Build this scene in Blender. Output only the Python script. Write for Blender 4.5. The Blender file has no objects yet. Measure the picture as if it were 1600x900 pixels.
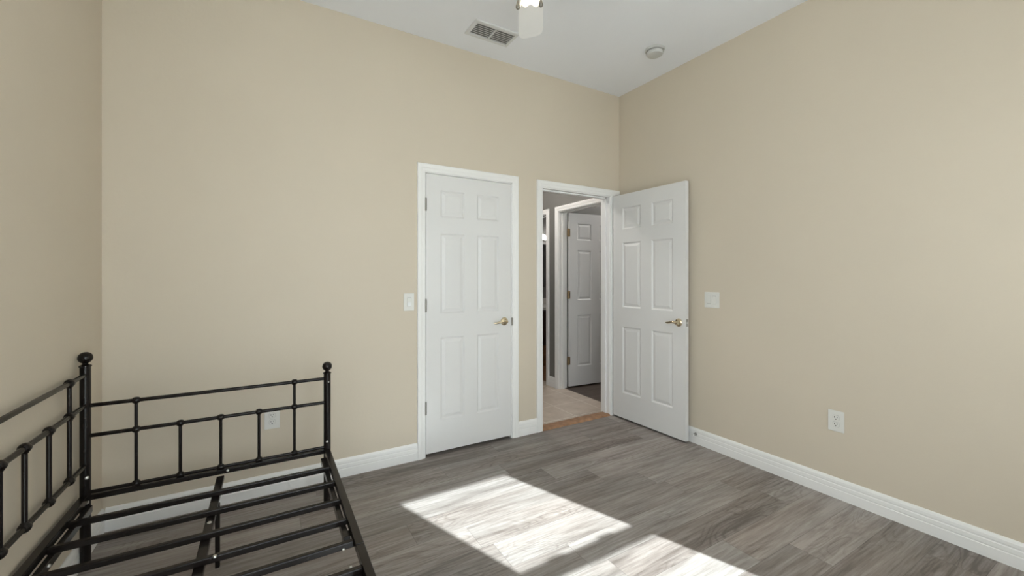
import bpy, bmesh, math, random
from mathutils import Vector, Matrix
random.seed(4)
SC = bpy.context.scene
COL = SC.collection
PI = math.pi

# ------------------------------------------------------------------ camera, sky, sun, exposure
FPX, HY, YAW = 646.35, 432.85, 0.5332
CX, CY, CZ = -2.8692, -2.8629, 1.2917
cam = bpy.data.cameras.new('camera')
cam.sensor_width = 36.0
cam.lens = FPX / 1600 * 36
cam.shift_y = -(450 - HY) / 1600
cam.clip_start = 0.02
camo = bpy.data.objects.new('camera', cam)
COL.objects.link(camo)
camo.location = (CX, CY, CZ)
camo.rotation_euler = (PI / 2, 0, -YAW)
SC.camera = camo

SKY_STRENGTH = 4.7
SUN_STRENGTH = 21.0
EXPOSURE = 0.08
w = bpy.data.worlds.new('sky')
SC.world = w
w.use_nodes = True
bg = w.node_tree.nodes['Background']
bg.inputs[0].default_value = (0.88, 0.95, 1.0, 1)
bg.inputs[1].default_value = SKY_STRENGTH

SLOPE = 0.365                      # sun's sideways drift per metre into the room
TAN_E = 0.63
sd = Vector((-SLOPE, 1.0, -TAN_E * math.hypot(SLOPE, 1))).normalized()
sun = bpy.data.lights.new('sun', 'SUN')
sun.energy = SUN_STRENGTH
sun.angle = math.radians(0.55)
sun.color = (0.88, 0.965, 1.0)
suno = bpy.data.objects.new('sun', sun)
COL.objects.link(suno)
suno.location = (2, -8, 6)
suno.rotation_euler = sd.to_track_quat('-Z', 'Y').to_euler()

vs = SC.view_settings
vs.view_transform = 'Standard'
vs.look = 'None'
vs.gamma = 1
vs.use_curve_mapping = False
vs.exposure = EXPOSURE


# ------------------------------------------------------------------ materials
class NT:
    """small helper around a node tree"""
    def __init__(s, name):
        s.m = bpy.data.materials.new(name)
        s.m.use_nodes = True
        s.t = s.m.node_tree
        s.b = s.t.nodes['Principled BSDF']
        s.out = s.t.nodes['Material Output']

    def n(s, typ, **kw):
        nd = s.t.nodes.new(typ)
        for k, v in kw.items():
            if k.startswith('i_'):
                key = k[2:]
                key = int(key) if key.isdigit() else key
                s.put(nd.inputs[key], v)
            else:
                setattr(nd, k, v)
        return nd

    def put(s, sock, v):
        if isinstance(v, bpy.types.NodeSocket):
            s.t.links.new(v, sock)
        else:
            sock.default_value = v

    def math(s, op, a, b=0.0, c=0.0):
        nd = s.t.nodes.new('ShaderNodeMath')
        nd.operation = op
        for i, v in enumerate((a, b, c)):
            s.put(nd.inputs[i], v)
        return nd.outputs[0]

    def ramp(s, fac, stops):
        nd = s.t.nodes.new('ShaderNodeValToRGB')
        e = nd.color_ramp.elements
        while len(e) < len(stops):
            e.new(0.5)
        for el, (p, c) in zip(e, stops):
            el.position = p
            el.color = (c[0], c[1], c[2], 1)
        s.put(nd.inputs[0], fac)
        return nd.outputs[0]

    def mix(s, fac, a, b, mode='MIX'):
        nd = s.t.nodes.new('ShaderNodeMix')
        nd.data_type = 'RGBA'
        nd.blend_type = mode
        s.put(nd.inputs[0], fac)
        for k, v in ((6, a), (7, b)):
            s.put(nd.inputs[k], v if isinstance(v, bpy.types.NodeSocket) else (v[0], v[1], v[2], 1))
        return nd.outputs[2]

    def obj(s):
        return s.n('ShaderNodeTexCoord').outputs['Object']

    def bump(s, h, strength, dist=0.01):
        nd = s.n('ShaderNodeBump', i_Strength=strength, i_Distance=dist)
        s.t.links.new(h, nd.inputs['Height'])
        s.t.links.new(nd.outputs[0], s.b.inputs['Normal'])


def mat(name, col, rough=0.5, metal=0.0, var=0.06, scale=8.0, bump=0.0, bscale=120.0, spec=0.5):
    k = NT(name)
    co = k.obj()
    nz = k.n('ShaderNodeTexNoise', i_Scale=scale, i_Detail=4.0)
    k.put(nz.inputs['Vector'], co)
    lo = [c * (1 - var) for c in col]
    hi = [min(1, c * (1 + var)) for c in col]
    k.put(k.b.inputs['Base Color'], k.ramp(nz.outputs['Fac'], [(0.3, lo), (0.7, hi)]))
    k.b.inputs['Roughness'].default_value = rough
    k.b.inputs['Metallic'].default_value = metal
    k.b.inputs['Specular IOR Level'].default_value = spec
    if bump:
        nb = k.n('ShaderNodeTexNoise', i_Scale=bscale, i_Detail=3.0)
        k.put(nb.inputs['Vector'], co)
        k.bump(nb.outputs['Fac'], bump, 0.004)
    return k.m


def wood_floor(name, cols, width=0.182, length=1.22, dark=1.0, along='x'):
    k = NT(name)
    sep = k.n('ShaderNodeSeparateXYZ')
    k.put(sep.inputs[0], k.obj())
    x, y = (sep.outputs[0], sep.outputs[1]) if along == 'x' else (sep.outputs[1], sep.outputs[0])
    v = k.math('DIVIDE', y, width)
    row = k.math('FLOOR', v)
    rnd = k.n('ShaderNodeTexWhiteNoise', noise_dimensions='1D')
    k.put(rnd.inputs['W'], row)
    u = k.math('ADD', k.math('DIVIDE', x, length), k.math('MULTIPLY', rnd.outputs['Value'], 7.0))
    colid = k.math('FLOOR', u)
    cv = k.n('ShaderNodeCombineXYZ')
    k.put(cv.inputs[0], row)
    k.put(cv.inputs[1], colid)
    pid = k.n('ShaderNodeTexWhiteNoise', noise_dimensions='3D')
    k.put(pid.inputs['Vector'], cv.outputs[0])
    off = k.math('MULTIPLY', pid.outputs['Value'], 37.0)

    def coords(sx, sy):
        c = k.n('ShaderNodeCombineXYZ')
        k.put(c.inputs[0], k.math('ADD', k.math('MULTIPLY', x, sx), off))
        k.put(c.inputs[1], k.math('MULTIPLY', y, sy))
        k.put(c.inputs[2], off)
        return c.outputs[0]
    broad = k.n('ShaderNodeTexNoise', i_Scale=1.0, i_Detail=5.0, i_Roughness=0.6, i_Distortion=0.8)
    k.put(broad.inputs['Vector'], coords(1.3, 17.0))
    fine = k.n('ShaderNodeTexNoise', i_Scale=1.0, i_Detail=8.0, i_Roughness=0.7)
    k.put(fine.inputs['Vector'], coords(5.0, 95.0))
    ringc = k.n('ShaderNodeTexNoise', i_Scale=1.0, i_Detail=1.5, i_Distortion=0.5)
    k.put(ringc.inputs['Vector'], coords(1.7, 6.5))
    rings = k.math('SINE', k.math('MULTIPLY', ringc.outputs['Fac'], 120.0))
    ring01 = k.math('MULTIPLY_ADD', rings, 0.5, 0.5)
    where = k.n('ShaderNodeTexNoise', i_Scale=1.0, i_Detail=1.0)
    k.put(where.inputs['Vector'], coords(1.1, 3.5))
    wmask = k.math('MULTIPLY', k.math('SMOOTH_MIN', k.math('MAXIMUM', k.math('MULTIPLY', k.math('SUBTRACT', where.outputs['Fac'], 0.50), 6.0), 0.0), 1.0, 0.2), 0.085)
    t = k.math('MULTIPLY_ADD', fine.outputs['Fac'], 0.50, k.math('MULTIPLY', broad.outputs['Fac'], 0.56))
    t = k.math('SUBTRACT', t, k.math('MULTIPLY', k.math('POWER', ring01, 4.0), wmask))
    t = k.math('ADD', t, k.math('MULTIPLY', k.math('SUBTRACT', pid.outputs['Value'], 0.5), 0.15))
    c = k.ramp(t, [(0.34, cols[0]), (0.5, cols[1]), (0.68, cols[2])])
    tint = k.n('ShaderNodeTexNoise', i_Scale=1.0, i_Detail=2.0)
    k.put(tint.inputs['Vector'], coords(1.2, 4.0))
    c = k.mix(k.math('MULTIPLY', k.math('SUBTRACT', tint.outputs['Fac'], 0.35), 1.4), c, (1.05, 0.95, 0.90), 'MULTIPLY')
    # seams between planks
    fv = k.math('FRACT', v)
    fu = k.math('FRACT', u)
    ev = k.math('MULTIPLY', k.math('MINIMUM', fv, k.math('SUBTRACT', 1.0, fv)), width)
    eu = k.math('MULTIPLY', k.math('MINIMUM', fu, k.math('SUBTRACT', 1.0, fu)), length)
    e = k.math('MINIMUM', ev, eu)
    seam = k.math('LESS_THAN', e, 0.0011)
    c = k.mix(k.math('MULTIPLY', seam, 0.5), c, [q * 0.45 for q in cols[0]])
    k.put(k.b.inputs['Base Color'], c)
    k.b.inputs['Roughness'].default_value = 0.42
    k.b.inputs['Specular IOR Level'].default_value = 0.35
    k.bump(k.math('SUBTRACT', t, k.math('MULTIPLY', seam, 0.6)), 0.12, 0.003)
    return k.m


def tile_floor(name):
    k = NT(name)
    mp = k.n('ShaderNodeMapping')
    mp.inputs['Location'].default_value = (0.06, -0.15, 0)
    k.put(mp.inputs['Vector'], k.obj())
    br = k.n('ShaderNodeTexBrick', offset=0.0)
    k.put(br.inputs['Vector'], mp.outputs[0])
    br.inputs['Scale'].default_value = 1.0
    br.inputs['Brick Width'].default_value = 0.345
    br.inputs['Row Height'].default_value = 0.345
    br.inputs['Mortar Size'].default_value = 0.004
    br.inputs['Mortar Smooth'].default_value = 0.2
    nz = k.n('ShaderNodeTexNoise', i_Scale=7.0, i_Detail=6.0, i_Roughness=0.65)
    k.put(nz.inputs['Vector'], k.obj())
    tc = k.ramp(nz.outputs['Fac'], [(0.3, (0.44, 0.36, 0.29)), (0.7, (0.60, 0.51, 0.43))])
    k.put(k.b.inputs['Base Color'], k.mix(br.outputs['Fac'], tc, (0.72, 0.66, 0.58)))
    k.b.inputs['Roughness'].default_value = 0.3
    k.bump(br.outputs['Fac'], -0.2, 0.002)
    return k.m


def glow(name, col, strength, base=(0.9, 0.88, 0.82)):
    k = NT(name)
    nz = k.n('ShaderNodeTexNoise', i_Scale=30.0)
    k.put(nz.inputs['Vector'], k.obj())
    k.put(k.b.inputs['Base Color'], k.ramp(nz.outputs['Fac'], [(0.3, base), (0.7, [c * 0.97 for c in base])]))
    k.b.inputs['Emission Color'].default_value = (*col, 1)
    k.b.inputs['Emission Strength'].default_value = strength
    k.b.inputs['Roughness'].default_value = 0.4
    return k.m


def clear_glass(name):
    k = NT(name)
    tr = k.n('ShaderNodeBsdfTransparent')
    tr.inputs[0].default_value = (0.97, 0.985, 0.98, 1)
    gl = k.n('ShaderNodeBsdfGlossy')
    gl.inputs['Roughness'].default_value = 0.02
    mx = k.n('ShaderNodeMixShader', i_0=0.06)
    k.t.links.new(tr.outputs[0], mx.inputs[1])
    k.t.links.new(gl.outputs[0], mx.inputs[2])
    k.t.links.new(mx.outputs[0], k.out.inputs[0])
    return k.m


M = dict(
    wall=mat('beige_wall_paint', (0.685, 0.605, 0.492), 0.55, var=0.012, scale=1.5, bump=0.10, bscale=55, spec=0.3),
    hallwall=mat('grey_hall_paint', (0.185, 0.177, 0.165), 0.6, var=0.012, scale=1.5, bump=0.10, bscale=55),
    ceil=mat('white_ceiling_paint', (0.89, 0.905, 0.945), 0.75, var=0.01, scale=1.5, bump=0.12, bscale=45, spec=0.2),
    trim=mat('white_trim_paint', (0.92, 0.91, 0.895), 0.35, var=0.01, scale=3),
    door=mat('white_door_paint', (0.79, 0.78, 0.77), 0.38, var=0.008, scale=3),
    plastic=mat('white_plastic', (0.80, 0.79, 0.75), 0.35, var=0.01),
    plastic2=mat('bright_white_plastic', (0.88, 0.88, 0.87), 0.3, var=0.01),
    slot=mat('dark_slot', (0.03, 0.028, 0.026), 0.6),
    fanwhite=mat('white_fan_finish', (0.93, 0.925, 0.92), 0.4, var=0.01),
    iron=mat('black_brown_powder_coat', (0.010, 0.0070, 0.0060), 0.24, var=0.15, scale=20, bump=0.02, bscale=300, spec=0.30),
    steel=mat('zinc_bolt', (0.62, 0.61, 0.58), 0.3, metal=1.0),
    pewter=mat('dark_pewter', (0.25, 0.235, 0.21), 0.38, metal=0.85),
    brass=mat('satin_brass', (0.70, 0.60, 0.43), 0.2, metal=1.0, var=0.08, scale=40),
    oldbrass=mat('aged_brass', (0.42, 0.30, 0.17), 0.35, metal=0.9, var=0.15, scale=40),
    nickel=mat('brushed_nickel', (0.42, 0.41, 0.39), 0.35, metal=0.9),
    ventwhite=mat('white_vent_enamel', (0.74, 0.745, 0.75), 0.5, var=0.01),
    ventgrey=mat('grey_vent_slat', (0.72, 0.72, 0.70), 0.5, var=0.05),
    ventdark=mat('dark_duct', (0.22, 0.22, 0.215), 0.8),
    detector=mat('off_white_detector_plastic', (0.57, 0.57, 0.557), 0.45, var=0.01),
    floor=wood_floor('grey_vinyl_planks', [(0.128, 0.107, 0.096), (0.25, 0.222, 0.204), (0.40, 0.370, 0.350)]),
    floor2=wood_floor('brown_vinyl_planks', [(0.04, 0.028, 0.022), (0.075, 0.056, 0.045), (0.13, 0.102, 0.084)]),
    tile=tile_floor('beige_ceramic_tile'),
    thresh=mat('stained_oak', (0.36, 0.20, 0.11), 0.4, var=0.25, scale=25),
    espresso=mat('espresso_wood', (0.030, 0.014, 0.010), 0.35, var=0.3, scale=14),
    amberwood=mat('amber_wood', (0.20, 0.095, 0.040), 0.4, var=0.35, scale=16),
    stone=mat('pale_stone_top', (0.70, 0.67, 0.62), 0.3, var=0.08, scale=30),
    mirror=mat('mirror_silver', (0.80, 0.82, 0.82), 0.03, metal=1.0, var=0.005),
    shade=glow('lit_frosted_glass', (1.0, 0.80, 0.46), 1.25),
    bulb=glow('lit_bulb', (1.0, 0.93, 0.80), 14.0),
    globe=glow('lit_globe', (1.0, 0.98, 0.95), 16.0),
    dome=glow('lit_opal_dome', (1.0, 0.96, 0.90), 66.0),  # glow of the added hall fill lamp
    dome_dim=glow('dim_opal_dome', (1.0, 0.97, 0.93), 75.0),  # glow of the added far bedroom fill lamp
    glass=clear_glass('window_glass'),
    vinyl=mat('white_vinyl', (0.82, 0.82, 0.82), 0.35, var=0.01),
    concrete=mat('pale_concrete', (0.55, 0.53, 0.50), 0.9, var=0.12, scale=4),
    stucco=mat('cream_stucco', (0.60, 0.56, 0.48), 0.9, var=0.06, scale=6),
    rubber=mat('white_rubber', (0.7, 0.7, 0.68), 0.7),
)


# ------------------------------------------------------------------ mesh helpers
def link(name, bm, m, parent=None, smooth=False, bevel=0.0, segs=2):
    bmesh.ops.recalc_face_normals(bm, faces=bm.faces[:])
    me = bpy.data.meshes.new(name)
    bm.to_mesh(me)
    bm.free()
    me.materials.append(m)
    if smooth:
        for p in me.polygons:
            p.use_smooth = True
        try:
            me.set_sharp_from_angle(angle=math.radians(38))
        except Exception:
            pass
    o = bpy.data.objects.new(name, me)
    COL.objects.link(o)
    if parent is not None:
        o.parent = parent
    if bevel:
        bv = o.modifiers.new('bevel', 'BEVEL')
        bv.width = bevel
        bv.segments = segs
        bv.limit_method = 'ANGLE'
        bv.angle_limit = math.radians(40)
    return o


def box(bm, x0, x1, y0, y1, z0, z1):
    vs_ = [bm.verts.new((x, y, z)) for x in (x0, x1) for y in (y0, y1) for z in (z0, z1)]
    for f in ((0, 1, 3, 2), (4, 6, 7, 5), (0, 4, 5, 1), (2, 3, 7, 6), (0, 2, 6, 4), (1, 5, 7, 3)):
        bm.faces.new([vs_[i] for i in f])
    return vs_


def basis(d):
    d = d.normalized()
    a = Vector((0, 0, 1)) if abs(d.z) < 0.9 else Vector((1, 0, 0))
    u = d.cross(a).normalized()
    return u, d.cross(u).normalized()


def tube(bm, p, q, r, n=14, r2=None):
    p, q = Vector(p), Vector(q)
    r2 = r if r2 is None else r2
    u, v = basis(q - p)
    A = [bm.verts.new(p + (u * math.cos(t) + v * math.sin(t)) * r) for t in [2 * PI * i / n for i in range(n)]]
    B = [bm.verts.new(q + (u * math.cos(t) + v * math.sin(t)) * r2) for t in [2 * PI * i / n for i in range(n)]]
    for i in range(n):
        bm.faces.new((A[i], A[(i + 1) % n], B[(i + 1) % n], B[i]))
    bm.faces.new(A[::-1])
    bm.faces.new(B)


def sweep(bm, pts, radii, n=12):
    """tube through points with a radius (or (ru, rv)) at each"""
    pts = [Vector(p) for p in pts]
    rings = []
    u = None
    for i, p in enumerate(pts):
        d = (pts[min(i + 1, len(pts) - 1)] - pts[max(i - 1, 0)]).normalized()
        if u is None:
            u, v = basis(d)
        else:
            u = (u - d * u.dot(d)).normalized()
            v = d.cross(u)
        r = radii[i] if isinstance(radii, (list, tuple)) else radii
        ru, rv = r if isinstance(r, tuple) else (r, r)
        rings.append([bm.verts.new(p + u * math.cos(t) * ru + v * math.sin(t) * rv) for t in [2 * PI * j / n for j in range(n)]])
    for a, b in zip(rings, rings[1:]):
        for j in range(n):
            bm.faces.new((a[j], a[(j + 1) % n], b[(j + 1) % n], b[j]))
    bm.faces.new(rings[0][::-1])
    bm.faces.new(rings[-1])


def lathe(bm, prof, n=28, mtx=None):
    """prof: list of (r, z) about z; mtx places it"""
    mtx = mtx or Matrix()
    rings = []
    for r, z in prof:
        if r < 1e-6:
            rings.append([bm.verts.new(mtx @ Vector((0, 0, z)))])
        else:
            rings.append([bm.verts.new(mtx @ Vector((r * math.cos(2 * PI * i / n), r * math.sin(2 * PI * i / n), z))) for i in range(n)])
    for a, b in zip(rings, rings[1:]):
        if len(a) == 1 and len(b) == 1:
            continue
        for i in range(n):
            j = (i + 1) % n
            if len(a) == 1:
                bm.faces.new((a[0], b[i], b[j]))
            elif len(b) == 1:
                bm.faces.new((a[i], a[j], b[0]))
            else:
                bm.faces.new((a[i], a[j], b[j], b[i]))
    for r in (rings[0], rings[-1]):
        if len(r) > 1:
            bm.faces.new(r)


def prism(bm, pts, d0, d1, f):
    """polygon pts (a,b) extruded from d0 to d1; f(a,b,d)->xyz"""
    A = [bm.verts.new(f(a, b, d0)) for a, b in pts]
    B = [bm.verts.new(f(a, b, d1)) for a, b in pts]
    n = len(pts)
    for i in range(n):
        bm.faces.new((A[i], A[(i + 1) % n], B[(i + 1) % n], B[i]))
    bm.faces.new(A)
    bm.faces.new(B[::-1])


def rrect(w_, h_, r, n=4):
    out = []
    for cx, cy, a0 in ((w_ / 2 - r, h_ / 2 - r, 0), (-w_ / 2 + r, h_ / 2 - r, 90), (-w_ / 2 + r, -h_ / 2 + r, 180), (w_ / 2 - r, -h_ / 2 + r, 270)):
        for i in range(n + 1):
            a = math.radians(a0 + 90 * i / n)
            out.append((cx + r * math.cos(a), cy + r * math.sin(a)))
    return out


def tag(o, label=None, cat=None, group=None, kind=None):
    if label:
        o['label'] = label
    if cat:
        o['category'] = cat
    if group:
        o['group'] = group
    if kind:
        o['kind'] = kind
    return o


def empty(name, loc, rz=0.0):
    o = bpy.data.objects.new(name, None)
    COL.objects.link(o)
    o.empty_display_size = 0.1
    o.location = loc
    o.rotation_euler = (0, 0, rz)
    return o


def struct(name, bm, m, label, cat, **kw):
    return tag(link(name, bm, m, **kw), label, cat, kind='structure')


def bm_():
    return bmesh.new()


# ------------------------------------------------------------------ dimensions
W, H, YF = 3.5942, 3.0, -3.45        # room width, height, front wall
T = 0.115                            # partition thickness
CL0, CL1 = -1.903, -1.181            # closet opening
EN0, EN1 = -0.886, -0.115            # entry opening
HEAD = 2.046
XR = 0.02                            # hall's right wall (hall side)
FD0, FD1 = 0.205, 0.972              # far bedroom doorway, along y
BD0, BD1 = 1.212, 1.99               # bathroom doorway, along y
WZ0, WZ1 = 0.85, 2.099               # window 1 opening heights
GX0, GX1 = -1.122, -0.420            # window 1 glass span
GY = -3.55                           # glass plane

# ------------------------------------------------------------------ room shell
b = bm_()
box(b, -W, 0, YF, 0.0, -0.12, 0.0)
struct('floor', b, M['floor'], 'grey brown wood plank floor of the bedroom with a sunlit patch', 'floor')

b = bm_()
box(b, -W, CL0, 0, T, 0, H)
box(b, CL0, CL1, 0, T, HEAD, H)
box(b, CL1, EN0, 0, T, 0, H)
box(b, EN0, EN1, 0, T, HEAD, H)
box(b, EN1, 0.0, 0, T, 0, H)
struct('wall_back', b, M['wall'], 'beige wall with the closed closet door and the open doorway', 'wall')

RW0, RW1 = -3.32, -2.62                # fourth window, added in the right wall out of view for fill daylight
b = bm_()
box(b, 0, T, YF, RW0, 0, H)
box(b, 0, T, RW1, T, 0, H)
box(b, 0, T, RW0, RW1, 0, 0.95)
box(b, 0, T, RW0, RW1, 2.2, H)
struct('wall_right', b, M['wall'], 'beige wall on the right behind the open white door', 'wall')

SW0, SW1, SZ0, SZ1 = -3.25, -1.95, 0.95, 2.25     # third window, added unseen in the left wall to light the right side
b = bm_()
box(b, -W - 0.2, -W, YF - 0.2, SW0, 0, H)
box(b, -W - 0.2, -W, SW1, T, 0, H)
box(b, -W - 0.2, -W, SW0, SW1, 0, SZ0)
box(b, -W - 0.2, -W, SW0, SW1, SZ1, H)
struct('wall_left', b, M['wall'], 'beige wall at the left edge behind the bed frame', 'wall')

WX0, WX1 = GX0 - 0.055, GX1 + 0.055
b = bm_()
LW0, LW1, LZ0, LZ1 = -3.35, -1.60, 0.06, 2.25     # second window, added for daylight, under an added sunshade
box(b, -W, LW0, YF - 0.2, YF, 0, H)
box(b, LW1, WX0, YF - 0.2, YF, 0, H)
box(b, LW0, LW1, YF - 0.2, YF, 0, LZ0)
box(b, LW0, LW1, YF - 0.2, YF, LZ1, H)
box(b, WX1, T, YF - 0.2, YF, 0, H)
box(b, WX0, WX1, YF - 0.2, YF, 0, WZ0)
box(b, WX0, WX1, YF - 0.2, YF, WZ1, H)
struct('wall_front', b, M['wall'], 'beige wall behind the camera with the sunny window', 'wall')

b = bm_()
box(b, -W - 0.2, T, YF - 0.2, T, H, H + 0.12)
struct('ceiling', b, M['ceil'], 'white bedroom ceiling with an air vent and a smoke detector', 'ceiling')


# ------------------------------------------------------------------ windows behind the camera; all but the first added for daylight
def window(name, label, a0, a1, z0, z1, d, place, rails):
    """sash window in the plane place(a, depth, z); glass panes listed by rails"""
    root = empty(name, (0, 0, 0))
    tag(root, label, 'window', kind='structure')
    fr = 0.055

    def bx(bm, p0, p1, q0, q1, r0, r1):
        vs_ = []
        for a in (p0, p1):
            for dd in (q0, q1):
                for z in (r0, r1):
                    vs_.append(bm.verts.new(place(a, dd, z)))
        for f in ((0, 1, 3, 2), (4, 6, 7, 5), (0, 4, 5, 1), (2, 3, 7, 6), (0, 2, 6, 4), (1, 5, 7, 3)):
            bm.faces.new([vs_[i] for i in f])
    f = bm_()
    bx(f, a0, a0 + fr, d - 0.03, d + 0.03, z0, z1)
    bx(f, a1 - fr, a1, d - 0.03, d + 0.03, z0, z1)
    bx(f, a0 + fr, a1 - fr, d - 0.03, d + 0.03, z1 - 0.035, z1)
    bx(f, a0 + fr, a1 - fr, d - 0.03, d + 0.03, z0, z0 + 0.045)
    link('window_frame', f, M['vinyl'], root)
    f = bm_()
    bx(f, a0 + fr, a1 - fr, d - 0.018, d + 0.018, rails - 0.034, rails + 0.022)
    link('meeting_rail', f, M['vinyl'], root)
    f = bm_()
    mid = (a0 + a1) / 2
    bx(f, mid + 0.11, mid + 0.20, d - 0.02, d + 0.03, rails + 0.008, rails + 0.0235)
    bx(f, mid - 0.20, mid - 0.11, d - 0.02, d + 0.03, rails + 0.008, rails + 0.0235)
    link('sash_lock', f, M['nickel'], root)
    for zz0, zz1 in ((z0 + 0.045, rails - 0.034), (rails + 0.022, z1 - 0.035)):
        f = bm_()
        bx(f, a0 + fr, a1 - fr, d - 0.003, d + 0.003, zz0, zz1)
        link('glass_pane', f, M['glass'], root)
    f = bm_()
    bx(f, a0 - 0.03, a1 + 0.03, d + 0.03, d + 0.14, z0 - 0.02, z0)
    link('window_sill', f, M['trim'], root)
    return root


MR = 2.03 - 0.537 - 0.034
window('window_1', 'white single hung window letting the sun onto the floor', WX0, WX1, WZ0, WZ1, GY, lambda a, d, z: (a, d, z), MR)
window('window_2', 'tall white patio window directly behind the camera', LW0, LW1, LZ0, LZ1, GY, lambda a, d, z: (a, d, z), 1.10)

window('window_3', 'white window in the left wall beside the camera', SW0, SW1, SZ0, SZ1, -W - 0.10, lambda a, d, z: (d, a, z), 1.62)
window('window_4', 'narrow white window in the right wall beside the camera', RW0, RW1, 0.95, 2.2, -0.06, lambda a, d, z: (-d, a, z), 1.58)


def portal(loc, rot, sx, sy):
    l = bpy.data.lights.new('window_daylight', 'AREA')
    l.shape = 'RECTANGLE'
    l.size, l.size_y = sx, sy
    l.cycles.is_portal = True
    o = bpy.data.objects.new('window_daylight', l)
    COL.objects.link(o)
    o.location = loc
    o.rotation_euler = rot


portal(((WX0 + WX1) / 2, YF - 0.21, (WZ0 + WZ1) / 2), (PI / 2, 0, 0), WX1 - WX0, WZ1 - WZ0)
portal(((LW0 + LW1) / 2, YF - 0.21, (LZ0 + LZ1) / 2), (PI / 2, 0, 0), LW1 - LW0, LZ1 - LZ0)

portal((-W - 0.21, (SW0 + SW1) / 2, (SZ0 + SZ1) / 2), (PI / 2, 0, -PI / 2), SW1 - SW0, SZ1 - SZ0)
portal((T + 0.01, (RW0 + RW1) / 2, 1.575), (PI / 2, 0, PI / 2), RW1 - RW0, 1.25)

# ------------------------------------------------------------------ hall, far bedroom, bathroom and closet shells
b = bm_()
box(b, -1.05, XR + 0.075, 0.0, 2.45, -0.12, 0.0)
struct('floor_hall', b, M['tile'], 'beige ceramic tile floor of the hallway beyond the doorway', 'floor')
b = bm_()
box(b, XR + 0.075, 3.2, T, 1.10, -0.12, 0.0)
struct('floor_far_bedroom', b, M['floor2'], 'dark brown plank floor in the room past the hallway', 'floor')
b = bm_()
box(b, XR + 0.075, 2.6, 1.20, 2.65, -0.12, 0.0)
struct('floor_bathroom', b, M['amberwood'], 'amber wood floor seen in the bathroom sliver', 'floor')

HH = 2.75
b = bm_()
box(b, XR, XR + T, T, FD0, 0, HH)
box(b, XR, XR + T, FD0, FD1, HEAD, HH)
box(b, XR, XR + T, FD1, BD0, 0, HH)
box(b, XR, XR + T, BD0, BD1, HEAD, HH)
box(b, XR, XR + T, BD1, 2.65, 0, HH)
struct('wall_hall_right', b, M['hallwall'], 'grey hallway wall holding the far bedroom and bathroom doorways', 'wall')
b = bm_()
box(b, -1.05 - T, -1.05, T, 2.45, 0, HH)
struct('wall_hall_left', b, M['hallwall'], 'hallway wall hidden behind the closet', 'wall')
b = bm_()
box(b, -1.05 - T, XR, 2.45, 2.45 + T, 0, HH)
struct('wall_hall_end', b, M['hallwall'], 'end wall of the hallway', 'wall')
b = bm_()
box(b, -1.05 - T, 3.3, T, 2.75, HH, HH + 0.1)
struct('ceiling_hall', b, M['ceil'], 'hallway ceiling beyond the doorway', 'ceiling')
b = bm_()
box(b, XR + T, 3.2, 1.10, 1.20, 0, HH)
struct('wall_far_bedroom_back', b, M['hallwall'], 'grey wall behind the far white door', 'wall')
b = bm_()
box(b, 3.2, 3.3, T, 2.75, 0, HH)
struct('wall_far_bedroom_end', b, M['hallwall'], 'grey end wall of the far bedroom', 'wall')
b = bm_()
box(b, XR + T, 3.2, 0.0, T, 0, HH)
struct('wall_far_bedroom_front', b, M['hallwall'], 'grey wall of the far bedroom by its doorway', 'wall')
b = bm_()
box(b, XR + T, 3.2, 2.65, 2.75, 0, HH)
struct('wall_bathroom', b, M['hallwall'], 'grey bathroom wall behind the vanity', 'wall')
b = bm_()
box(b, -2.2, -1.05 - T, 0.70, 0.80, 0, HH)
box(b, -2.2, -2.1, T, 0.70, 0, HH)
box(b, -2.2, -1.05 - T, T, 0.80, HH, HH + 0.1)
struct('wall_closet', b, M['hallwall'], 'closet walls behind the closed white door', 'wall')
b = bm_()
box(b, -2.1, -1.05 - T, 0, 0.70, -0.12, 0.0)
struct('floor_closet', b, M['floor'], 'plank floor under the closed closet door', 'floor')

# ------------------------------------------------------------------ casings, jambs, baseboards
CASE = [(0, 0), (0, 0.009), (0.006, 0.0115), (0.022, 0.0125), (0.030, 0.016), (0.048, 0.0175), (0.054, 0.0165), (0.057, 0.013), (0.057, 0)]


def casing(bm, a0, a1, top, place, wl=1.0, wr=1.0):
    """mitred door casing; place(a, thickness, z)"""
    path = [(a0, 0, -wl, 0), (a0, top, -wl, 1), (a1, top, wr, 1), (a1, 0, wr, 0)]
    rings = []
    for a, z, da, dz in path:
        rings.append([bm.verts.new(place(a + da * u, t, z + dz * u)) for u, t in CASE])
    n = len(CASE)
    for p, q in zip(rings, rings[1:]):
        for i in range(n):
            bm.faces.new((p[i], p[(i + 1) % n], q[(i + 1) % n], q[i]))
    bm.faces.new(rings[0])
    bm.faces.new(rings[-1][::-1])


def jamb(bm, a0, a1, top, d0, d1, place, stop0, stop1):
    def bx(p0, p1, q0, q1, r0, r1):
        vs_ = [bm.verts.new(place(a, d, z)) for a in (p0, p1) for d in (q0, q1) for z in (r0, r1)]
        for f in ((0, 1, 3, 2), (4, 6, 7, 5), (0, 4, 5, 1), (2, 3, 7, 6), (0, 2, 6, 4), (1, 5, 7, 3)):
            bm.faces.new([vs_[i] for i in f])
    j = 0.006
    bx(a0 - 0.012, a0 + j, d0, d1, 0, top)
    bx(a1 - j, a1 + 0.012, d0, d1, 0, top)
    bx(a0 - 0.012, a1 + 0.012, d0, d1, top - j, top + 0.012)
    s = 0.016
    bx(a0 + j, a0 + j + 0.010, stop0, stop1, 0, top - j)
    bx(a1 - j - 0.010, a1 - j, stop0, stop1, 0, top - j)
    bx(a0 + j, a1 - j, stop0, stop1, top - j - 0.010, top - j)


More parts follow.
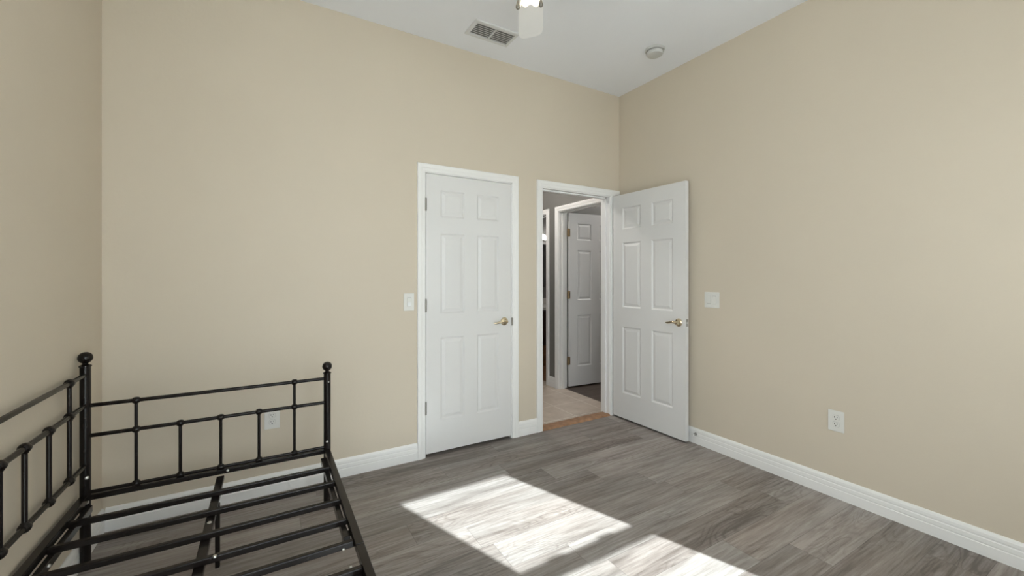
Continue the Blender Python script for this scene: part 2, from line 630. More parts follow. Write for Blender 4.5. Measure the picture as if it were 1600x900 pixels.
b = bm_()
casing(b, CL0, CL1, HEAD, lambda a, t, z: (a, -t, z))
jamb(b, CL0, CL1, HEAD, 0.0, T, lambda a, d, z: (a, d, z), 0.045, 0.08)
struct('trim_1', b, M['trim'], 'white moulded casing around the closed closet door', 'door casing')
b = bm_()
casing(b, EN0, EN1, HEAD, lambda a, t, z: (a, -t, z), 1.0, 1.98)
jamb(b, EN0, EN1, HEAD, 0.0, T, lambda a, d, z: (a, d, z), 0.045, 0.08)
casing(b, EN0, EN1, HEAD, lambda a, t, z: (a, T + t, z))
struct('trim_2', b, M['trim'], 'white moulded casing around the open doorway in the corner', 'door casing')
b = bm_()
casing(b, FD0, FD1, HEAD, lambda a, t, z: (XR - t, a, z))
jamb(b, FD0, FD1, HEAD, XR, XR + T, lambda a, d, z: (d, a, z), XR + 0.04, XR + 0.075)
struct('trim_3', b, M['trim'], 'white casing of the far bedroom doorway across the hallway', 'door casing')
b = bm_()
casing(b, BD0, BD1, HEAD, lambda a, t, z: (XR - t, a, z))
jamb(b, BD0, BD1, HEAD, XR, XR + T, lambda a, d, z: (d, a, z), XR + 0.04, XR + 0.075)
struct('trim_4', b, M['trim'], 'white casing strip of the bathroom doorway, farthest down the hallway', 'door casing')
b = bm_()
prism(b, [(-0.012, 0.0), (-0.008, 0.008), (0.0, 0.013), (0.085, 0.013), (0.10, 0.006), (0.104, 0.0)], EN0 + 0.007, EN1 - 0.007, lambda y, z, x: (x, y, z))
struct('trim_5', b, M['thresh'], 'brown oak threshold strip between plank floor and hallway tile', 'threshold')

BASE = [(0, 0), (0.0145, 0), (0.0150, 0.018), (0.0150, 0.052), (0.0128, 0.055), (0.0128, 0.058), (0.0142, 0.061), (0.0138, 0.079),
        (0.0112, 0.083), (0.0112, 0.087), (0.0125, 0.090), (0.0115, 0.104), (0.008, 0.113), (0.004, 0.118), (0, 0.118)]


def base(name, runs, label):
    b = bm_()
    for d0, d1, f in runs:
        prism(b, BASE, d0, d1, f)
    return struct(name, b, M['trim'], label, 'baseboard')


base('baseboard_back', [(-W + 0.015, CL0 - 0.057, lambda t, z, d: (d, -t, z)),
                        (CL1 + 0.057, EN0 - 0.057, lambda t, z, d: (d, -t, z))], 'white baseboard along the wall with the doors')
base('baseboard_right', [(YF, -0.02, lambda t, z, d: (-t, d, z))], 'white grooved baseboard running along the right wall')
base('baseboard_left', [(YF, 0.0, lambda t, z, d: (-W + t, d, z))], 'white baseboard on the left wall behind the bed')
base('baseboard_hall', [(FD1 + 0.057, BD0 - 0.057, lambda t, z, d: (XR - t, d, z))], 'short white baseboard between the two hallway doorways')


# ------------------------------------------------------------------ six panel doors
def panel_face(bm, w_, h_, cols, rows, place):
    """one moulded face; place(a, depth_into_door, z)"""
    xs = [0] + [c for p in cols for c in p] + [w_]
    zs = [0] + [c for p in rows for c in p] + [h_]
    grid = [[bm.verts.new(place(x, 0, z)) for z in zs] for x in xs]
    steps = [(0.005, 0.0035), (0.010, 0.0080), (0.015, 0.0085), (0.034, 0.0025), (0.037, 0.0015)]
    for i in range(len(xs) - 1):
        for j in range(len(zs) - 1):
            q = [grid[i][j], grid[i + 1][j], grid[i + 1][j + 1], grid[i][j + 1]]
            if i % 2 == 1 and j % 2 == 1:
                x0, x1, z0, z1 = xs[i], xs[i + 1], zs[j], zs[j + 1]
                prev = q
                for ins, dep in steps:
                    cur = [bm.verts.new(place(x, dep, z)) for x, z in
                           ((x0 + ins, z0 + ins), (x1 - ins, z0 + ins), (x1 - ins, z1 - ins), (x0 + ins, z1 - ins))]
                    for k in range(4):
                        bm.faces.new((prev[k], prev[(k + 1) % 4], cur[(k + 1) % 4], cur[k]))
                    prev = cur
                bm.faces.new(prev)
            else:
                bm.faces.new(q)
    return [grid[0][0], grid[-1][0], grid[-1][-1], grid[0][-1]], grid


def slab(name, w_, h_, cols, rows, th=0.035):
    """hinge edge at local x=0, slab along +x, front face at y=0, back at y=th"""
    bm = bm_()
    _, g0 = panel_face(bm, w_, h_, cols, rows, lambda a, d, z: (a, d, z))
    _, g1 = panel_face(bm, w_, h_, cols, rows, lambda a, d, z: (a, th - d, z))
    nx, nz = len(g0), len(g0[0])
    for i in range(nx - 1):
        for j in (0, nz - 1):
            bm.faces.new((g0[i][j], g0[i + 1][j], g1[i + 1][j], g1[i][j]))
    for j in range(nz - 1):
        for i in (0, nx - 1):
            bm.faces.new((g0[i][j], g0[i][j + 1], g1[i][j + 1], g1[i][j]))
    return link(name, bm, M['door'])


ROWS = [(0.228, 0.828), (1.003, 1.588), (1.708, 1.903)]


def columns(w_, stile, mull):
    p = (w_ - 2 * stile - mull) / 2
    return [(stile, stile + p), (stile + p + mull, w_ - stile)]


def lever(parent, m, x, z, y, out, along):
    """door lever: rose on the face at y, projecting by sign out, lever pointing along sign"""
    R_ = Matrix.Translation((x, y, z)) @ Matrix.Rotation(PI / 2 * (1 if out < 0 else -1), 4, 'X')
    b = bm_()
    lathe(b, [(0, 0), (0.0325, 0.0), (0.0325, 0.003), (0.030, 0.007), (0.024, 0.0105), (0.0165, 0.0125), (0.0135, 0.018), (0.0125, 0.034), (0.0115, 0.041), (0.006, 0.044), (0, 0.0445)], 28, R_)
    rose = link('handle', b, m, parent, smooth=True)
    b = bm_()
    yy = y + out * 0.036
    sweep(b, [(x + along * a, yy + out * d, z + dz) for a, d, dz in
              ((-0.011, 0.0, 0.0), (0.0, 0.001, 0.001), (0.016, 0.003, 0.003), (0.036, 0.002, 0.002), (0.060, -0.002, -0.003), (0.082, -0.006, -0.007), (0.098, -0.010, -0.008), (0.106, -0.012, -0.0075))],
          [(0.0085, 0.0095), (0.0105, 0.011), (0.0095, 0.0105), (0.008, 0.0095), (0.0065, 0.0085), (0.0055, 0.008), (0.0045, 0.0065), (0.002, 0.003)], 14)
    link('lever', b, m, rose, smooth=True)
    return rose


def hinge(parent, m, x, y, z, leaf_dir, length=0.089):
    b = bm_()
    tube(b, (x, y, z - length / 2), (x, y, z + length / 2), 0.0062, 12)
    tube(b, (x, y, z + length / 2), (x, y, z + length / 2 + 0.005), 0.0045, 12, 0.002)
    tube(b, (x, y, z - length / 2), (x, y, z - length / 2 - 0.005), 0.0045, 12, 0.002)
    for k in (-0.3, -0.1, 0.1, 0.3):
        tube(b, (x, y, z + k * length - 0.0008), (x, y, z + k * length + 0.0008), 0.0067, 12)
    for lx, ly in leaf_dir:
        u = Vector((lx, ly, 0))
        v = Vector((-ly, lx, 0)).normalized() * 0.0012
        p = Vector((x, y, 0))
        c = [p + v, p + u + v, p + u - v, p - v]
        prism(b, [(q.x, q.y) for q in c], z - length / 2, z + length / 2, lambda a, d, h: (a, d, h))
    return link('hinge', b, m, parent, smooth=True)


# closet door, closed
cw = CL1 - CL0 - 0.018
d1 = slab('door_1', cw, 2.014, columns(cw, 0.110, 0.104), ROWS)
tag(d1, 'closed white six panel closet door with brass lever, left of the doorway', 'door', kind='structure')
d1.location = (CL0 + 0.009, -0.001, 0.022)
lever(d1, M['brass'], cw - 0.062, 0.918, 0.0, -1, -1)
for hz in (1.790, 1.066, 0.330):
    hinge(d1, M['pewter'], -0.003, -0.0065, hz, [(0.004, 0.0)])
b = bm_()
box(b, CL1 - 0.0105, CL1 + 0.006, -0.0125, -0.0075, 0.905, 0.966)
link('strike_plate', b, M['nickel'], bpy.data.objects['trim_1'])

# bedroom door, swung open against the right wall: front face shows the hall side
P0, P1 = Vector((-0.101, -0.024)), Vector((-0.083, -0.788))
dw = (P1 - P0).length
ang = math.atan2(P1.y - P0.y, P1.x - P0.x)
d2 = slab('door_2', dw, 2.024, columns(dw, 0.116, 0.116), ROWS)
tag(d2, 'open white six panel bedroom door standing out from the right wall', 'door', kind='structure')
d2.rotation_euler = (0, 0, ang)
d2.location = (P0.x, P0.y, 0.016)
# local +x runs from hinge to free edge; local y=0 face looks toward -x after turning (towards the room)
FACE = 0.0
lever(d2, M['brass'], dw - 0.062, 0.918, 0.0, -1, -1)
lever(d2, M['brass'], dw - 0.062, 0.918, 0.035, 1, -1).scale = (1, 0.8, 1)
b = bm_()
box(b, dw - 0.001, dw + 0.0015, 0.006, 0.029, 0.890, 0.948)
lp = link('latch_plate', b, M['nickel'], d2, bevel=0.002)
b = bm_()
prism(b, [(0.011, 0), (0.024, 0), (0.024, 0.005), (0.011, 0.011)], 0.910, 0.928, lambda a, c, z: (dw + 0.001 + c, a, z))
link('latch', b, M['steel'], lp)
for hz in (1.80, 1.066, 0.33):
    hinge(d2, M['oldbrass'], -0.002, 0.040, hz, [(0.0, -0.03)])

# far bedroom door, open inward from the hall
d3w = 0.745
d3 = slab('door_3', d3w, 2.020, columns(d3w, 0.116, 0.116), ROWS)
tag(d3, 'white six panel door seen through the doorway across the hall', 'door', kind='structure')
d3.location = (XR + T + 0.014, FD1 - 0.030, 0.018)
d3.rotation_euler = (0, 0, math.radians(-5.0))
for hz in (1.79, 1.066, 0.30):
    hinge(d3, M['oldbrass'], -0.009, -0.003, hz, [(0.022, 0.002), (-0.024, -0.004)])
lever(d3, M['brass'], d3w - 0.062, 0.918, 0.0, -1, -1)


# ------------------------------------------------------------------ bed frame
BX0, BX1, BY0, BY1 = -3.564, -2.582, -0.330, -2.325
bed = empty('daybed_frame', ((BX0 + BX1) / 2, (BY0 + BY1) / 2, 0))
tag(bed, 'bare black metal daybed frame with spindled rails in the left corner', 'bed frame')
BO = bed.location


def bedpart(name, b, m=None, parent=None, smooth=True, bevel=0.0):
    bmesh.ops.translate(b, verts=b.verts[:], vec=-Vector(BO))
    return link(name, b, m or M['iron'], parent or bed, smooth=smooth, bevel=bevel)


def post(x, y, top):
    b = bm_()
    tube(b, (x, y, 0.012), (x, y, top - 0.064), 0.0185, 20)
    p = bedpart('post', b)
    b = bm_()
    lathe(b, [(0, 0), (0.017, 0.0), (0.0195, 0.004), (0.0195, 0.022), (0, 0.022)], 20, Matrix.Translation((x, y, 0.0)))
    bedpart('foot_cap', b, parent=p)
    b = bm_()
    lathe(b, [(0.0185, -0.004), (0.0215, -0.001), (0.0215, 0.003), (0.0175, 0.006), (0.0145, 0.0075), (0.0095, 0.011), (0.0095, 0.0135), (0.0165, 0.018), (0.0225, 0.025),
              (0.0255, 0.034), (0.0255, 0.041), (0.0225, 0.051), (0.0165, 0.058), (0.008, 0.0622), (0, 0.0632)], 24, Matrix.Translation((x, y, top - 0.064)))
    bedpart('finial', b, parent=p)
    return p


pBL = post(BX0, BY0, 0.961)
pBR = post(BX1, BY0, 0.816)
pFL = post(BX0, BY1, 0.961)
pFR = post(BX1, BY1, 0.816)


def rail(p, q, r):
    b = bm_()
    tube(b, p, q, r, 16)
    return bedpart('rail', b)


def spindle(p, q, balls, rb, r=0.0070, along='x'):
    b = bm_()
    tube(b, p, q, r, 12)
    s = bedpart('spindle', b)
    for z in balls:
        b = bm_()
        mt = Matrix.Translation((p[0], p[1], z)) @ Matrix.Rotation(PI / 2, 4, 'Y' if along == 'x' else 'X')
        k = rb
        lathe(b, [(0.6 * k, -0.95 * k), (0.80 * k, -0.78 * k), (0.96 * k, -0.42 * k), (k, 0), (0.96 * k, 0.42 * k), (0.80 * k, 0.78 * k), (0.6 * k, 0.95 * k)], 20, mt)
        bmesh.ops.create_icosphere(b, subdivisions=2, radius=0.72 * k, matrix=Matrix.Translation((p[0], p[1], z - (0.55 * k if z > 0.5 else -0.55 * k))))
        bedpart('joint_knob', b, parent=s)
    return s


# back panel along the left wall
for z, r in ((0.859, 0.0095), (0.724, 0.0095), (0.460, 0.0095)):
    rail((BX0, BY0, z), (BX0, BY1, z), r)
ys = [-0.500, -0.682, -0.860] + [-0.848 - 0.1625 * i for i in range(1, 7)] + [-1.985, -2.155]
for i, y in enumerate(ys):
    full = i in (0, len(ys) - 1)
    spindle((BX0, y, 0.460), (BX0, y, 0.859 if full else 0.724), (0.859, 0.724, 0.460) if full else (0.724, 0.460), 0.0172, 0.0078, 'y')
# arms at both ends
for yy in (BY0, BY1):
    for z, r in ((0.722, 0.0088), (0.588, 0.0088), (0.338, 0.0075)):
        rail((BX0, yy, z), (BX1, yy, z), r)
    b = bm_()
    s_ = 1 if yy == BY0 else -1
    box(b, BX0 + 0.01, BX1 - 0.01, yy - 0.012, yy + 0.012, 0.304, 0.327)
    bedpart('end_bar', b, smooth=False, bevel=0.003)
    for i, x in enumerate((-3.394, -3.233, -3.073, -2.909, -2.745)):
        full = i in (0, 4)
        spindle((x, yy, 0.338), (x, yy, 0.722 if full else 0.588), (0.722, 0.588, 0.338) if full else (0.588, 0.338), 0.0152, 0.0070, 'x')

# platform
b = bm_()
YA, YB = BY0 - 0.022, BY1 + 0.022
ZT = 0.332


def side_rail(sgn, xo):
    b = bm_()
    x1 = xo - sgn * 0.028
    box(b, min(xo, x1), max(xo, x1), -1.30, YA, ZT - 0.03, ZT)
    box(b, min(xo, x1), max(xo, x1), YB, -1.303, ZT - 0.03, ZT)
    r_ = bedpart('side_rail', b, smooth=False, bevel=0.002)
    for y0, y1 in ((-1.165, YA - 0.03), (YB + 0.03, -1.42)):
        b = bm_()
        x2 = x1 - sgn * 0.003
        x3 = x2 - sgn * 0.020
        box(b, min(x2, x3), max(x2, x3), y0, y1, ZT - 0.062, ZT - 0.032)
        bedpart('ledge_bar', b, parent=r_, smooth=False, bevel=0.002)
    for y0, y1 in ((-1.19, -1.15), (-1.45, -1.41)):
        b = bm_()
        box(b, min(x1, x1 - sgn * 0.026), max(x1, x1 - sgn * 0.026), y0, y1, ZT - 0.070, ZT - 0.026)
        bedpart('bracket', b, parent=r_, smooth=False, bevel=0.002)
    return r_


side_rail(1, BX1 + 0.013)
side_rail(-1, BX0 - 0.013)
SL = [-0.560, -0.740, -0.920, -1.090, -1.248, -1.410, -1.58, -1.75, -1.92, -2.10]
for y in SL:
    b = bm_()
    box(b, BX0 + 0.013, BX1 - 0.013, y - 0.0105, y + 0.0105, ZT - 0.034, ZT - 0.010)
    bedpart('slat', b, smooth=False, bevel=0.004)
XM = (BX0 + BX1) / 2
b = bm_()
box(b, XM - 0.016, XM + 0.016, YB, YA + 0.012, ZT - 0.056, ZT - 0.0345)
bedpart('centre_beam', b, smooth=False, bevel=0.003)
for y in (-0.608, -1.25, -1.95):
    b = bm_()
    box(b, XM - 0.016 + 0.018, XM + 0.016 + 0.004, y - 0.011, y + 0.011, 0.0, ZT - 0.05)
    bedpart('centre_leg', b, smooth=False, bevel=0.003)
for y in (BY0 - 0.03, ):
    pass


def bolt(p, d, r=0.0075):
    b = bm_()
    p, d = Vector(p), Vector(d).normalized()
    q = d.to_track_quat('Z', 'Y').to_matrix().to_4x4()
    lathe(b, [(0, -0.004), (r, -0.004), (r, 0.0008), (r * 0.75, 0.003), (0.3 * r, 0.0037), (0, 0.0025)], 16, Matrix.Translation(p) @ q)
    t = bedpart('bolt', b, M['steel'])
    t['label'] = 'silver bolt head'


bolt((BX0 + 0.010, BY0 - 0.0165, 0.408), (0.5, -1, 0.1))
bolt((BX0 + 0.010, BY0 - 0.0165, 0.300), (0.5, -1, 0.1))
bolt((BX1 - 0.002, BY0 - 0.0185, 0.372), (0, -1, 0.1), 0.006)
bolt((BX1 - 0.004, BY0 - 0.0185, 0.290), (0, -1, 0.1), 0.006)
bolt((BX1 + 0.005, BY0 - 0.0175, 0.704), (0.2, -1, 0), 0.004)
bolt((XM, -0.800, ZT - 0.0335), (0, 0, 1), 0.008)
bolt((XM + 0.045, -1.100, ZT - 0.010), (0, 0, 1), 0.007)
bolt((XM + 0.030, -0.342, 0.318), (0, -1, 0.2), 0.006)
bolt((BX1 - 0.052, -1.255, ZT - 0.03), (-1, 0, 0.5), 0.006)
bolt((BX1 - 0.040, -1.21, ZT - 0.05), (-1, 0, 0.3), 0.006)
bolt((BX1 - 0.040, -1.34, ZT - 0.05), (-1, 0, 0.3), 0.006)
bolt((BX0 + 0.040, -0.805, ZT - 0.045), (1, 0, 0.2), 0.0065)


# ------------------------------------------------------------------ switches and outlets
def wallframe(name, loc, right):
    """empty on a wall; local x to the viewer's right, local -y out of the wall"""
    o = empty(name, loc, -PI / 2 if right else 0.0)
    return o


def plate(root, w_, h_, m=None):
    b = bm_()
    prism(b, rrect(w_, h_, 0.004), 0.0, -0.0045, lambda a, z, d: (a, d, z))
    return link('cover_plate', b, m or M['plastic'], root, bevel=0.002)


def screw(root, x, z):
    b = bm_()
    lathe(b, [(0, -0.001), (0.003, -0.001), (0.003, 0.0008), (0, 0.0012)], 12, Matrix.Translation((x, -0.0047, z)) @ Matrix.Rotation(PI / 2, 4, 'X'))
    link('screw', b, M['plastic'], root)


def rocker(root, x, on, m, light=None):
    b = bm_()
    prism(b, rrect(0.034, 0.068, 0.002), -0.004, -0.0062, lambda a, z, d: (x + a, d, z))
    s = link('switch_surround', b, M['plastic'], root)
    t0, t1 = (0.0062, 0.0105) if on else (0.0105, 0.0062)
    b = bm_()
    vv = [(-0.0135, -0.030), (0.0135, -0.030), (0.0135, 0.030), (-0.0135, 0.030)]
    A = [b.verts.new((x + a, -(t1 if z > 0 else t0), z)) for a, z in vv]
    B = [b.verts.new((x + a, -0.0055, z)) for a, z in vv]
    for i in range(4):
        b.faces.new((A[i], A[(i + 1) % 4], B[(i + 1) % 4], B[i]))
    b.faces.new(A)
    b.faces.new(B[::-1])
    link('rocker', b, m, s)
    b = bm_()
    prism(b, rrect(0.029, 0.062, 0.001), -0.0055, -0.0064, lambda a, z, d: (x + a, d, z))
    link('gap', b, M['nickel'], s)


s1 = wallframe('light_switch', (-2.019, 0.0, 1.117), False)
tag(s1, 'white light switch left of the closed closet door', 'light switch')
plate(s1, 0.074, 0.122)
rocker(s1, 0.002, False, M['plastic'])
b = bm_()
prism(b, rrect(0.025, 0.024, 0.001), -0.0088, -0.0118, lambda a, z, d: (0.002 + a, d - 0.0, z - 0.016))
link('lit_window', b, M['plastic2'], s1)  # whiter plastic inset on the rocker's lower half
screw(s1, 0.002, 0.048)
screw(s1, 0.002, -0.048)

s2 = wallframe('light_switch', (0.0, -0.953, 1.120), True)
tag(s2, 'white double light switch on the right wall beside the open door', 'light switch')
plate(s2, 0.120, 0.118)
rocker(s2, -0.023, True, M['plastic'])
rocker(s2, 0.023, False, M['plastic'])
for xx in (-0.023, 0.023):
    screw(s2, xx, 0.047)
    screw(s2, xx, -0.047)


def outlet(loc, right, label):
    o = wallframe('wall_outlet', loc, right)
    tag(o, label, 'outlet')
    plate(o, 0.080, 0.122)
    for dz in (0.0195, -0.0195):
        b = bm_()
        pts = []
        for i in range(28):
            a = 2 * PI * i / 28
            pts.append((max(-0.0155, min(0.0155, 0.0172 * math.cos(a) * 1.05)), max(-0.0145, min(0.0145, 0.0172 * math.sin(a)))))
        prism(b, pts, -0.004, -0.0068, lambda a, z, d: (a, d, z + dz))
        r_ = link('receptacle', b, M['plastic'], o)
        b = bm_()
        box(b, -0.0080, -0.0055, -0.0072, -0.0055, dz - 0.001, dz + 0.009)
        box(b, 0.0055, 0.0080, -0.0072, -0.0055, dz + 0.000, dz + 0.008)
        prism(b, [(0.0032 * math.cos(2 * PI * i / 12), 0.0032 * math.sin(2 * PI * i / 12)) for i in range(12)], -0.0055, -0.0072, lambda a, z, d: (a, d, z + dz - 0.0075))
        link('socket_slots', b, M['slot'], r_)
        # shallow dark outline where the receptacle meets the plate
        b = bm_()
        prism(b, [(a * 1.07, z * 1.07) for a, z in pts], -0.0040, -0.0049, lambda a, z, d: (a, d, z + dz))
        link('gap', b, M['nickel'], r_)
    screw(o, 0, 0)
    return o


outlet((-2.847, 0.0, 0.445), False, 'white wall outlet seen through the bed rails')
outlet((0.0, -1.741, 0.448), True, 'white wall outlet low on the bare right wall')

# spring door stop on the right baseboard
ds = empty('door_stop', (-0.013, -0.828, 0.076))
tag(ds, 'small metal door stop on the baseboard at the open door edge', 'door stop')
b = bm_()
sweep(b, [(-0.002 - 0.030 * i / 90, 0.0075 * math.cos(i * 0.75), 0.0075 * math.sin(i * 0.75)) for i in range(91)], 0.0016, 6)
link('spring', b, M['nickel'], ds, smooth=True)
b = bm_()
lathe(b, [(0, 0), (0.011, 0), (0.011, 0.003), (0.006, 0.006), (0, 0.006)], 16, Matrix.Rotation(-PI / 2, 4, 'Y'))
link('screw_base', b, M['nickel'], ds)
b = bm_()
lathe(b, [(0, 0.030), (0.0085, 0.030), (0.0085, 0.040), (0.006, 0.044), (0, 0.044)], 16, Matrix.Rotation(-PI / 2, 4, 'Y'))
link('rubber_tip', b, M['rubber'], ds)

# ------------------------------------------------------------------ ceiling vent and smoke detector
vx0, vx1, vy0, vy1 = -1.684, -1.345, -0.392, -0.200
ve = empty('ceiling_vent', ((vx0 + vx1) / 2, (vy0 + vy1) / 2, H))
tag(ve, 'white framed air vent with grey slats on the ceiling', 'vent')
hx, hy = (vx1 - vx0) / 2, (vy1 - vy0) / 2
ox, oy = 0.145, 0.070
b = bm_()
prof = [(1.0, 1.0, 0.0), (1.0, 1.0, -0.004), (0.97, 0.95, -0.009), (None, None, -0.009), (None, None, 0.0)]
rings = []
for fx, fy, z in prof:
    X_, Y_ = (ox, oy) if fx is None else (hx * fx, hy * fy)
    rings.append([b.verts.new((sx * X_, sy * Y_, z)) for sx, sy in ((-1, -1), (1, -1), (1, 1), (-1, 1))])
for a, c in zip(rings, rings[1:]):
    for i in range(4):
        b.faces.new((a[i], a[(i + 1) % 4], c[(i + 1) % 4], c[i]))
link('vent_frame', b, M['ventwhite'], ve)
b = bm_()
box(b, -0.006, 0.006, -oy, oy, -0.009, -0.001)
link('divider', b, M['ventwhite'], ve)
b = bm_()
box(b, -ox, ox, -oy, oy, -0.0006, -0.0001)
link('backing', b, M['ventdark'], ve)
for sx in (-1, 1):
    for i in range(7):
        yc = -oy + 0.010 + i * 0.020
        b = bm_()
        a0, a1 = (0.007, ox - 0.001) if sx > 0 else (-ox + 0.001, -0.007)
        pts = [(yc - 0.0075, -0.0075), (yc - 0.0067, -0.0085), (yc + 0.0075, -0.0025), (yc + 0.0067, -0.0015)]
        prism(b, pts, a0, a1, lambda y, z, d: (d, y, z))
        link('slat', b, M['ventgrey'], ve)

sm = empty('smoke_detector', (-0.370, -0.735, H))
tag(sm, 'round white smoke detector on the ceiling near the corner', 'smoke detector')
b = bm_()
lathe(b, [(0, 0), (0.070, 0), (0.070, -0.010), (0.067, -0.016), (0.058, -0.018), (0.056, -0.018), (0, -0.018)], 40)
link('base_ring', b, M['detector'], sm, smooth=True)
b = bm_()
lathe(b, [(0, -0.017), (0.053, -0.017), (0.053, -0.022), (0.060, -0.025), (0.060, -0.036), (0.055, -0.044), (0.040, -0.048), (0, -0.049)], 40)
link('cover', b, M['detector'], sm, smooth=True)

# ------------------------------------------------------------------ ceiling fan (mostly above the frame)
FX, FY = -1.912, -1.396
VA = math.atan2(FY - CY, FX - CX)            # heading of the blade that points away from the camera
fan = empty('ceiling_fan', (FX, FY, H))
fan.rotation_euler = (0, 0, VA)
tag(fan, 'white ceiling fan with a lit frosted glass light kit hanging at the top edge', 'ceiling fan')


def fz(z):
    return z - H


b = bm_()
lathe(b, [(0, 0), (0.068, 0), (0.068, -0.02), (0.055, -0.05), (0.02, -0.062), (0, -0.062)], 32)
link('canopy', b, M['fanwhite'], fan, smooth=True)
b = bm_()
tube(b, (0, 0, -0.05), (0, 0, fz(2.80)), 0.0125, 16)
link('downrod', b, M['fanwhite'], fan, smooth=True)
b = bm_()
lathe(b, [(0, fz(2.835)), (0.03, fz(2.83)), (0.05, fz(2.815)), (0.11, fz(2.80)), (0.125, fz(2.78)), (0.125, fz(2.735)), (0.11, fz(2.715)), (0.07, fz(2.705)), (0, fz(2.705))], 40)
link('motor_housing', b, M['fanwhite'], fan, smooth=True)
ZB = 2.690
for k in range(5):
    a = 2 * PI * k / 5
    R_ = Matrix.Rotation(a, 4, 'Z')
    b = bm_()
    pts = [(0.20, -0.055), (0.26, -0.062), (0.60, -0.070), (0.635, -0.066), (0.655, -0.050), (0.660, -0.030), (0.660, 0.030), (0.655, 0.050), (0.635, 0.066), (0.60, 0.070), (0.26, 0.062), (0.20, 0.055)]
    Rp = R_ @ Matrix.Translation((0, 0, fz(ZB))) @ Matrix.Rotation(math.radians(-11), 4, 'X')
    prism(b, pts, -0.003, 0.003, lambda x, y, d: Rp @ Vector((x, y, d)))
    bl = link('blade', b, M['fanwhite'], fan, bevel=0.0015)
    b = bm_()
    prism(b, [(0.09, -0.018), (0.17, -0.014), (0.25, -0.040), (0.25, 0.040), (0.17, 0.014), (0.09, 0.018)], 0.003, 0.008, lambda x, y, d: Rp @ Vector((x, y, d)))
    link('blade_bracket', b, M['fanwhite'], bl, bevel=0.001)
b = bm_()
lathe(b, [(0, fz(2.706)), (0.055, fz(2.706)), (0.062, fz(2.69)), (0.062, fz(2.640)), (0.045, fz(2.615)), (0.03, fz(2.595)), (0.012, fz(2.582)), (0, fz(2.580))], 32)
link('switch_housing', b, M['fanwhite'], fan, smooth=True)
for k in range(3):
    a = 2 * PI * k / 3
    R_ = Matrix.Rotation(a, 4, 'Z')
    b = bm_()
    sweep(b, [R_ @ Vector(p) for p in ((0.045, 0, fz(2.650)), (0.075, 0, fz(2.652)), (0.095, 0, fz(2.640)), (0.105, 0, fz(2.625)))], 0.009, 12)
    lathe(b, [(0, 0.0), (0.020, 0.0), (0.024, -0.012), (0.024, -0.022), (0, -0.022)], 20, R_ @ Matrix.Translation((0.104, 0, fz(2.632))) @ Matrix.Rotation(math.radians(-32), 4, 'Y'))
    arm = link('lamp_arm', b, M['fanwhite'], fan, smooth=True)
    # tulip shade with a scalloped rim
    b = bm_()
    Rs = R_ @ Matrix.Translation((0.110, 0, fz(2.622))) @ Matrix.Rotation(math.radians(-32), 4, 'Y')
    prof = [(0.024, 0.0), (0.030, -0.010), (0.040, -0.026), (0.0445, -0.045), (0.0445, -0.062), (0.047, -0.078), (0.053, -0.092)]
    n = 48
    outer, inner = [], []
    for i, (r, z) in enumerate(prof):
        t = i / (len(prof) - 1)
        for store, dr in ((outer, 0.0), (inner, -0.0025)):
            ring = []
            for j in range(n):
                th = 2 * PI * j / n
                sc = math.cos(6 * th) * t ** 3
                ring.append(b.verts.new(Rs @ Vector(((r + dr + 0.003 * sc) * math.cos(th), (r + dr + 0.003 * sc) * math.sin(th), z + 0.006 * sc))))
            store.append(ring)
    for S_ in (outer, inner):
        for p, q in zip(S_, S_[1:]):
            for j in range(n):
                b.faces.new((p[j], p[(j + 1) % n], q[(j + 1) % n], q[j]))
    for j in range(n):
        b.faces.new((outer[-1][j], outer[-1][(j + 1) % n], inner[-1][(j + 1) % n], inner[-1][j]))
    sh = link('lamp_shade', b, M['shade'], arm, smooth=True)
    b = bm_()
    bmesh.ops.create_icosphere(b, subdivisions=3, radius=0.020, matrix=Rs @ Matrix.Translation((0, 0, -0.040)))
    link('bulb', b, M['bulb'], arm, smooth=True)
for sy, zb in ((0.054, 2.425), (-0.043, 2.432)):
    b = bm_()
    tube(b, (0.0, sy, fz(zb + 0.036)), (0.0, sy, fz(2.655)), 0.0013, 8)
    ch = link('pull_chain', b, M['pewter'], fan)
    b = bm_()
    lathe(b, [(0, 0.040), (0.0022, 0.039), (0.0030, 0.034), (0.0052, 0.026), (0.0086, 0.016), (0.0094, 0.010), (0.0078, 0.004), (0.004, 0.0008), (0, 0.0)], 18, Matrix.Translation((0, sy, fz(zb))))
    link('pull_knob', b, M['pewter'], ch, smooth=True)

# ------------------------------------------------------------------ bathroom sliver
va = empty('bathroom_vanity', (1.0, 2.35, 0))
tag(va, 'dark brown bathroom vanity with pale top in the sliver past the hallway', 'vanity')
b = bm_()
box(b, -0.75, 0.75, -0.27, 0.30, 0.30, 0.81)
link('cabinet_body', b, M['espresso'], va)
b = bm_()
box(b, -0.75, 0.75, -0.27, 0.30, 0.0, 0.30)
link('lower_drawer', b, M['amberwood'], va)  # amber colour paints the stronger light on the cabinet's lower part
b = bm_()
box(b, -0.78, 0.78, -0.30, 0.30, 0.81, 0.85)
link('countertop', b, M['stone'], va, bevel=0.004)
b = bm_()
box(b, -0.78, 0.78, 0.28, 0.30, 0.85, 0.95)
link('backsplash', b, M['stone'], va)
for x in (-0.74, -0.245, 0.25):
    b = bm_()
    box(b, x, x + 0.485, -0.29, -0.27, 0.31, 0.795)
    dd = link('cabinet_door', b, M['espresso'], va, bevel=0.004)
    b = bm_()
    lathe(b, [(0, 0), (0.006, 0), (0.006, 0.012), (0.014, 0.02), (0.010, 0.027), (0, 0.028)], 14, Matrix.Translation((x + 0.44, -0.29, 0.70)) @ Matrix.Rotation(PI / 2, 4, 'X'))
    link('knob', b, M['nickel'], dd)
b = bm_()
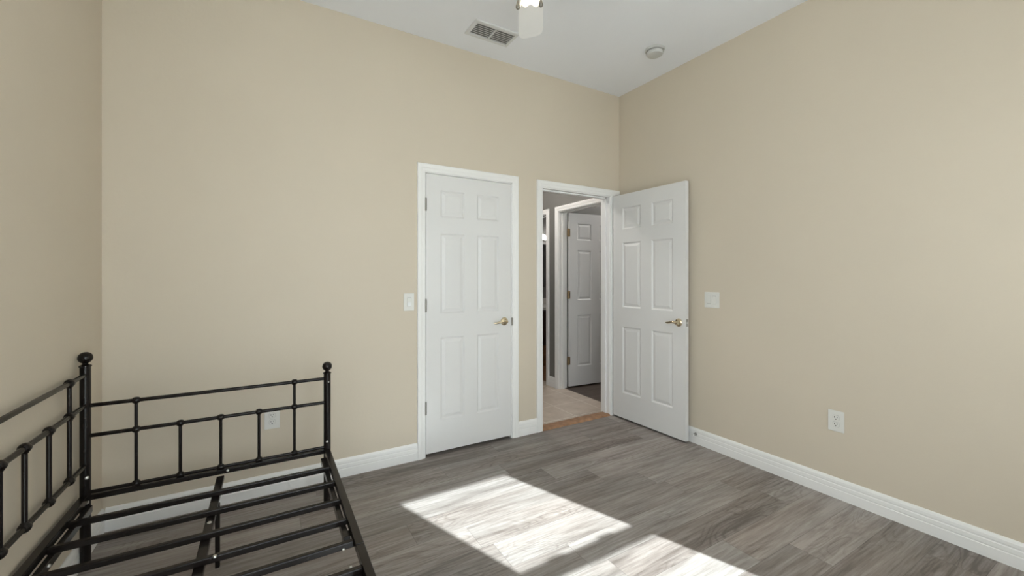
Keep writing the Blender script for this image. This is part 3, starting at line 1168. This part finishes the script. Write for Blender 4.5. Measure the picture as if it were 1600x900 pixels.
box(b, 0.35, 1.65, 2.642, 2.65, 1.13, 1.82)
mi = link('bathroom_mirror', b, M['mirror'])
tag(mi, 'grey bathroom mirror above the vanity, under the bright light', 'mirror')
vl = empty('vanity_light', (0.98, 2.65, 1.93))
tag(vl, 'lit globe light above the bathroom mirror', 'vanity light')
b = bm_()
box(b, -0.40, 0.40, -0.025, 0.0, -0.05, 0.05)
link('back_plate', b, M['nickel'], vl, bevel=0.006)
for x in (-0.28, -0.09, 0.10, 0.29):
    b = bm_()
    tube(b, (x, -0.02, 0), (x, -0.06, 0), 0.018, 14)
    ho = link('socket', b, M['nickel'], vl, smooth=True)
    b = bm_()
    bmesh.ops.create_icosphere(b, subdivisions=3, radius=0.042, matrix=Matrix.Translation((x, -0.10, 0)))
    link('globe_bulb', b, M['globe'], ho, smooth=True)

# unseen outdoor pieces added to bounce daylight or block sun
b = bm_()
box(b, -14, 12, -18, 8, -0.45, -0.35)  # pale surface added to bounce light up to the ceiling
struct('ground', b, M['concrete'], 'pale concrete patio outside the windows behind the camera', 'ground')
b = bm_()
box(b, -3.9, -1.02, YF - 0.2 - 1.66, YF - 0.2, 2.40, 2.48)  # added sunshade keeping high sun out of the second window
struct('awning', b, M['vinyl'], 'white patio awning over the window behind the camera', 'awning')
b = bm_()
box(b, 0.50, 4.0, -5.2, -5.0, -0.35, 4.4)  # added to keep direct sun off the fourth window
struct('wall_porch', b, M['stucco'], 'outside porch wall shading the narrow right window', 'wall')

# unseen fill lamps added to brighten the rooms past the doorway
for name, label, lx, ly, dm in (('hall_lamp', 'round flush lamp on the hallway ceiling', -0.80, 0.95, 'dome'),
                                ('bedroom_lamp', 'round flush lamp on the far bedroom ceiling', 1.45, 0.42, 'dome_dim')):
    hl = empty(name, (lx, ly, HH))
    tag(hl, label, 'ceiling lamp')
    b = bm_()
    lathe(b, [(0, 0), (0.15, 0), (0.15, -0.03), (0, -0.03)], 32)
    link('base', b, M['nickel'], hl, smooth=True)
    b = bm_()
    lathe(b, [(0.14, -0.03), (0.135, -0.055), (0.11, -0.085), (0.06, -0.105), (0, -0.11)], 32)
    link('dome', b, M[dm], hl, smooth=True)
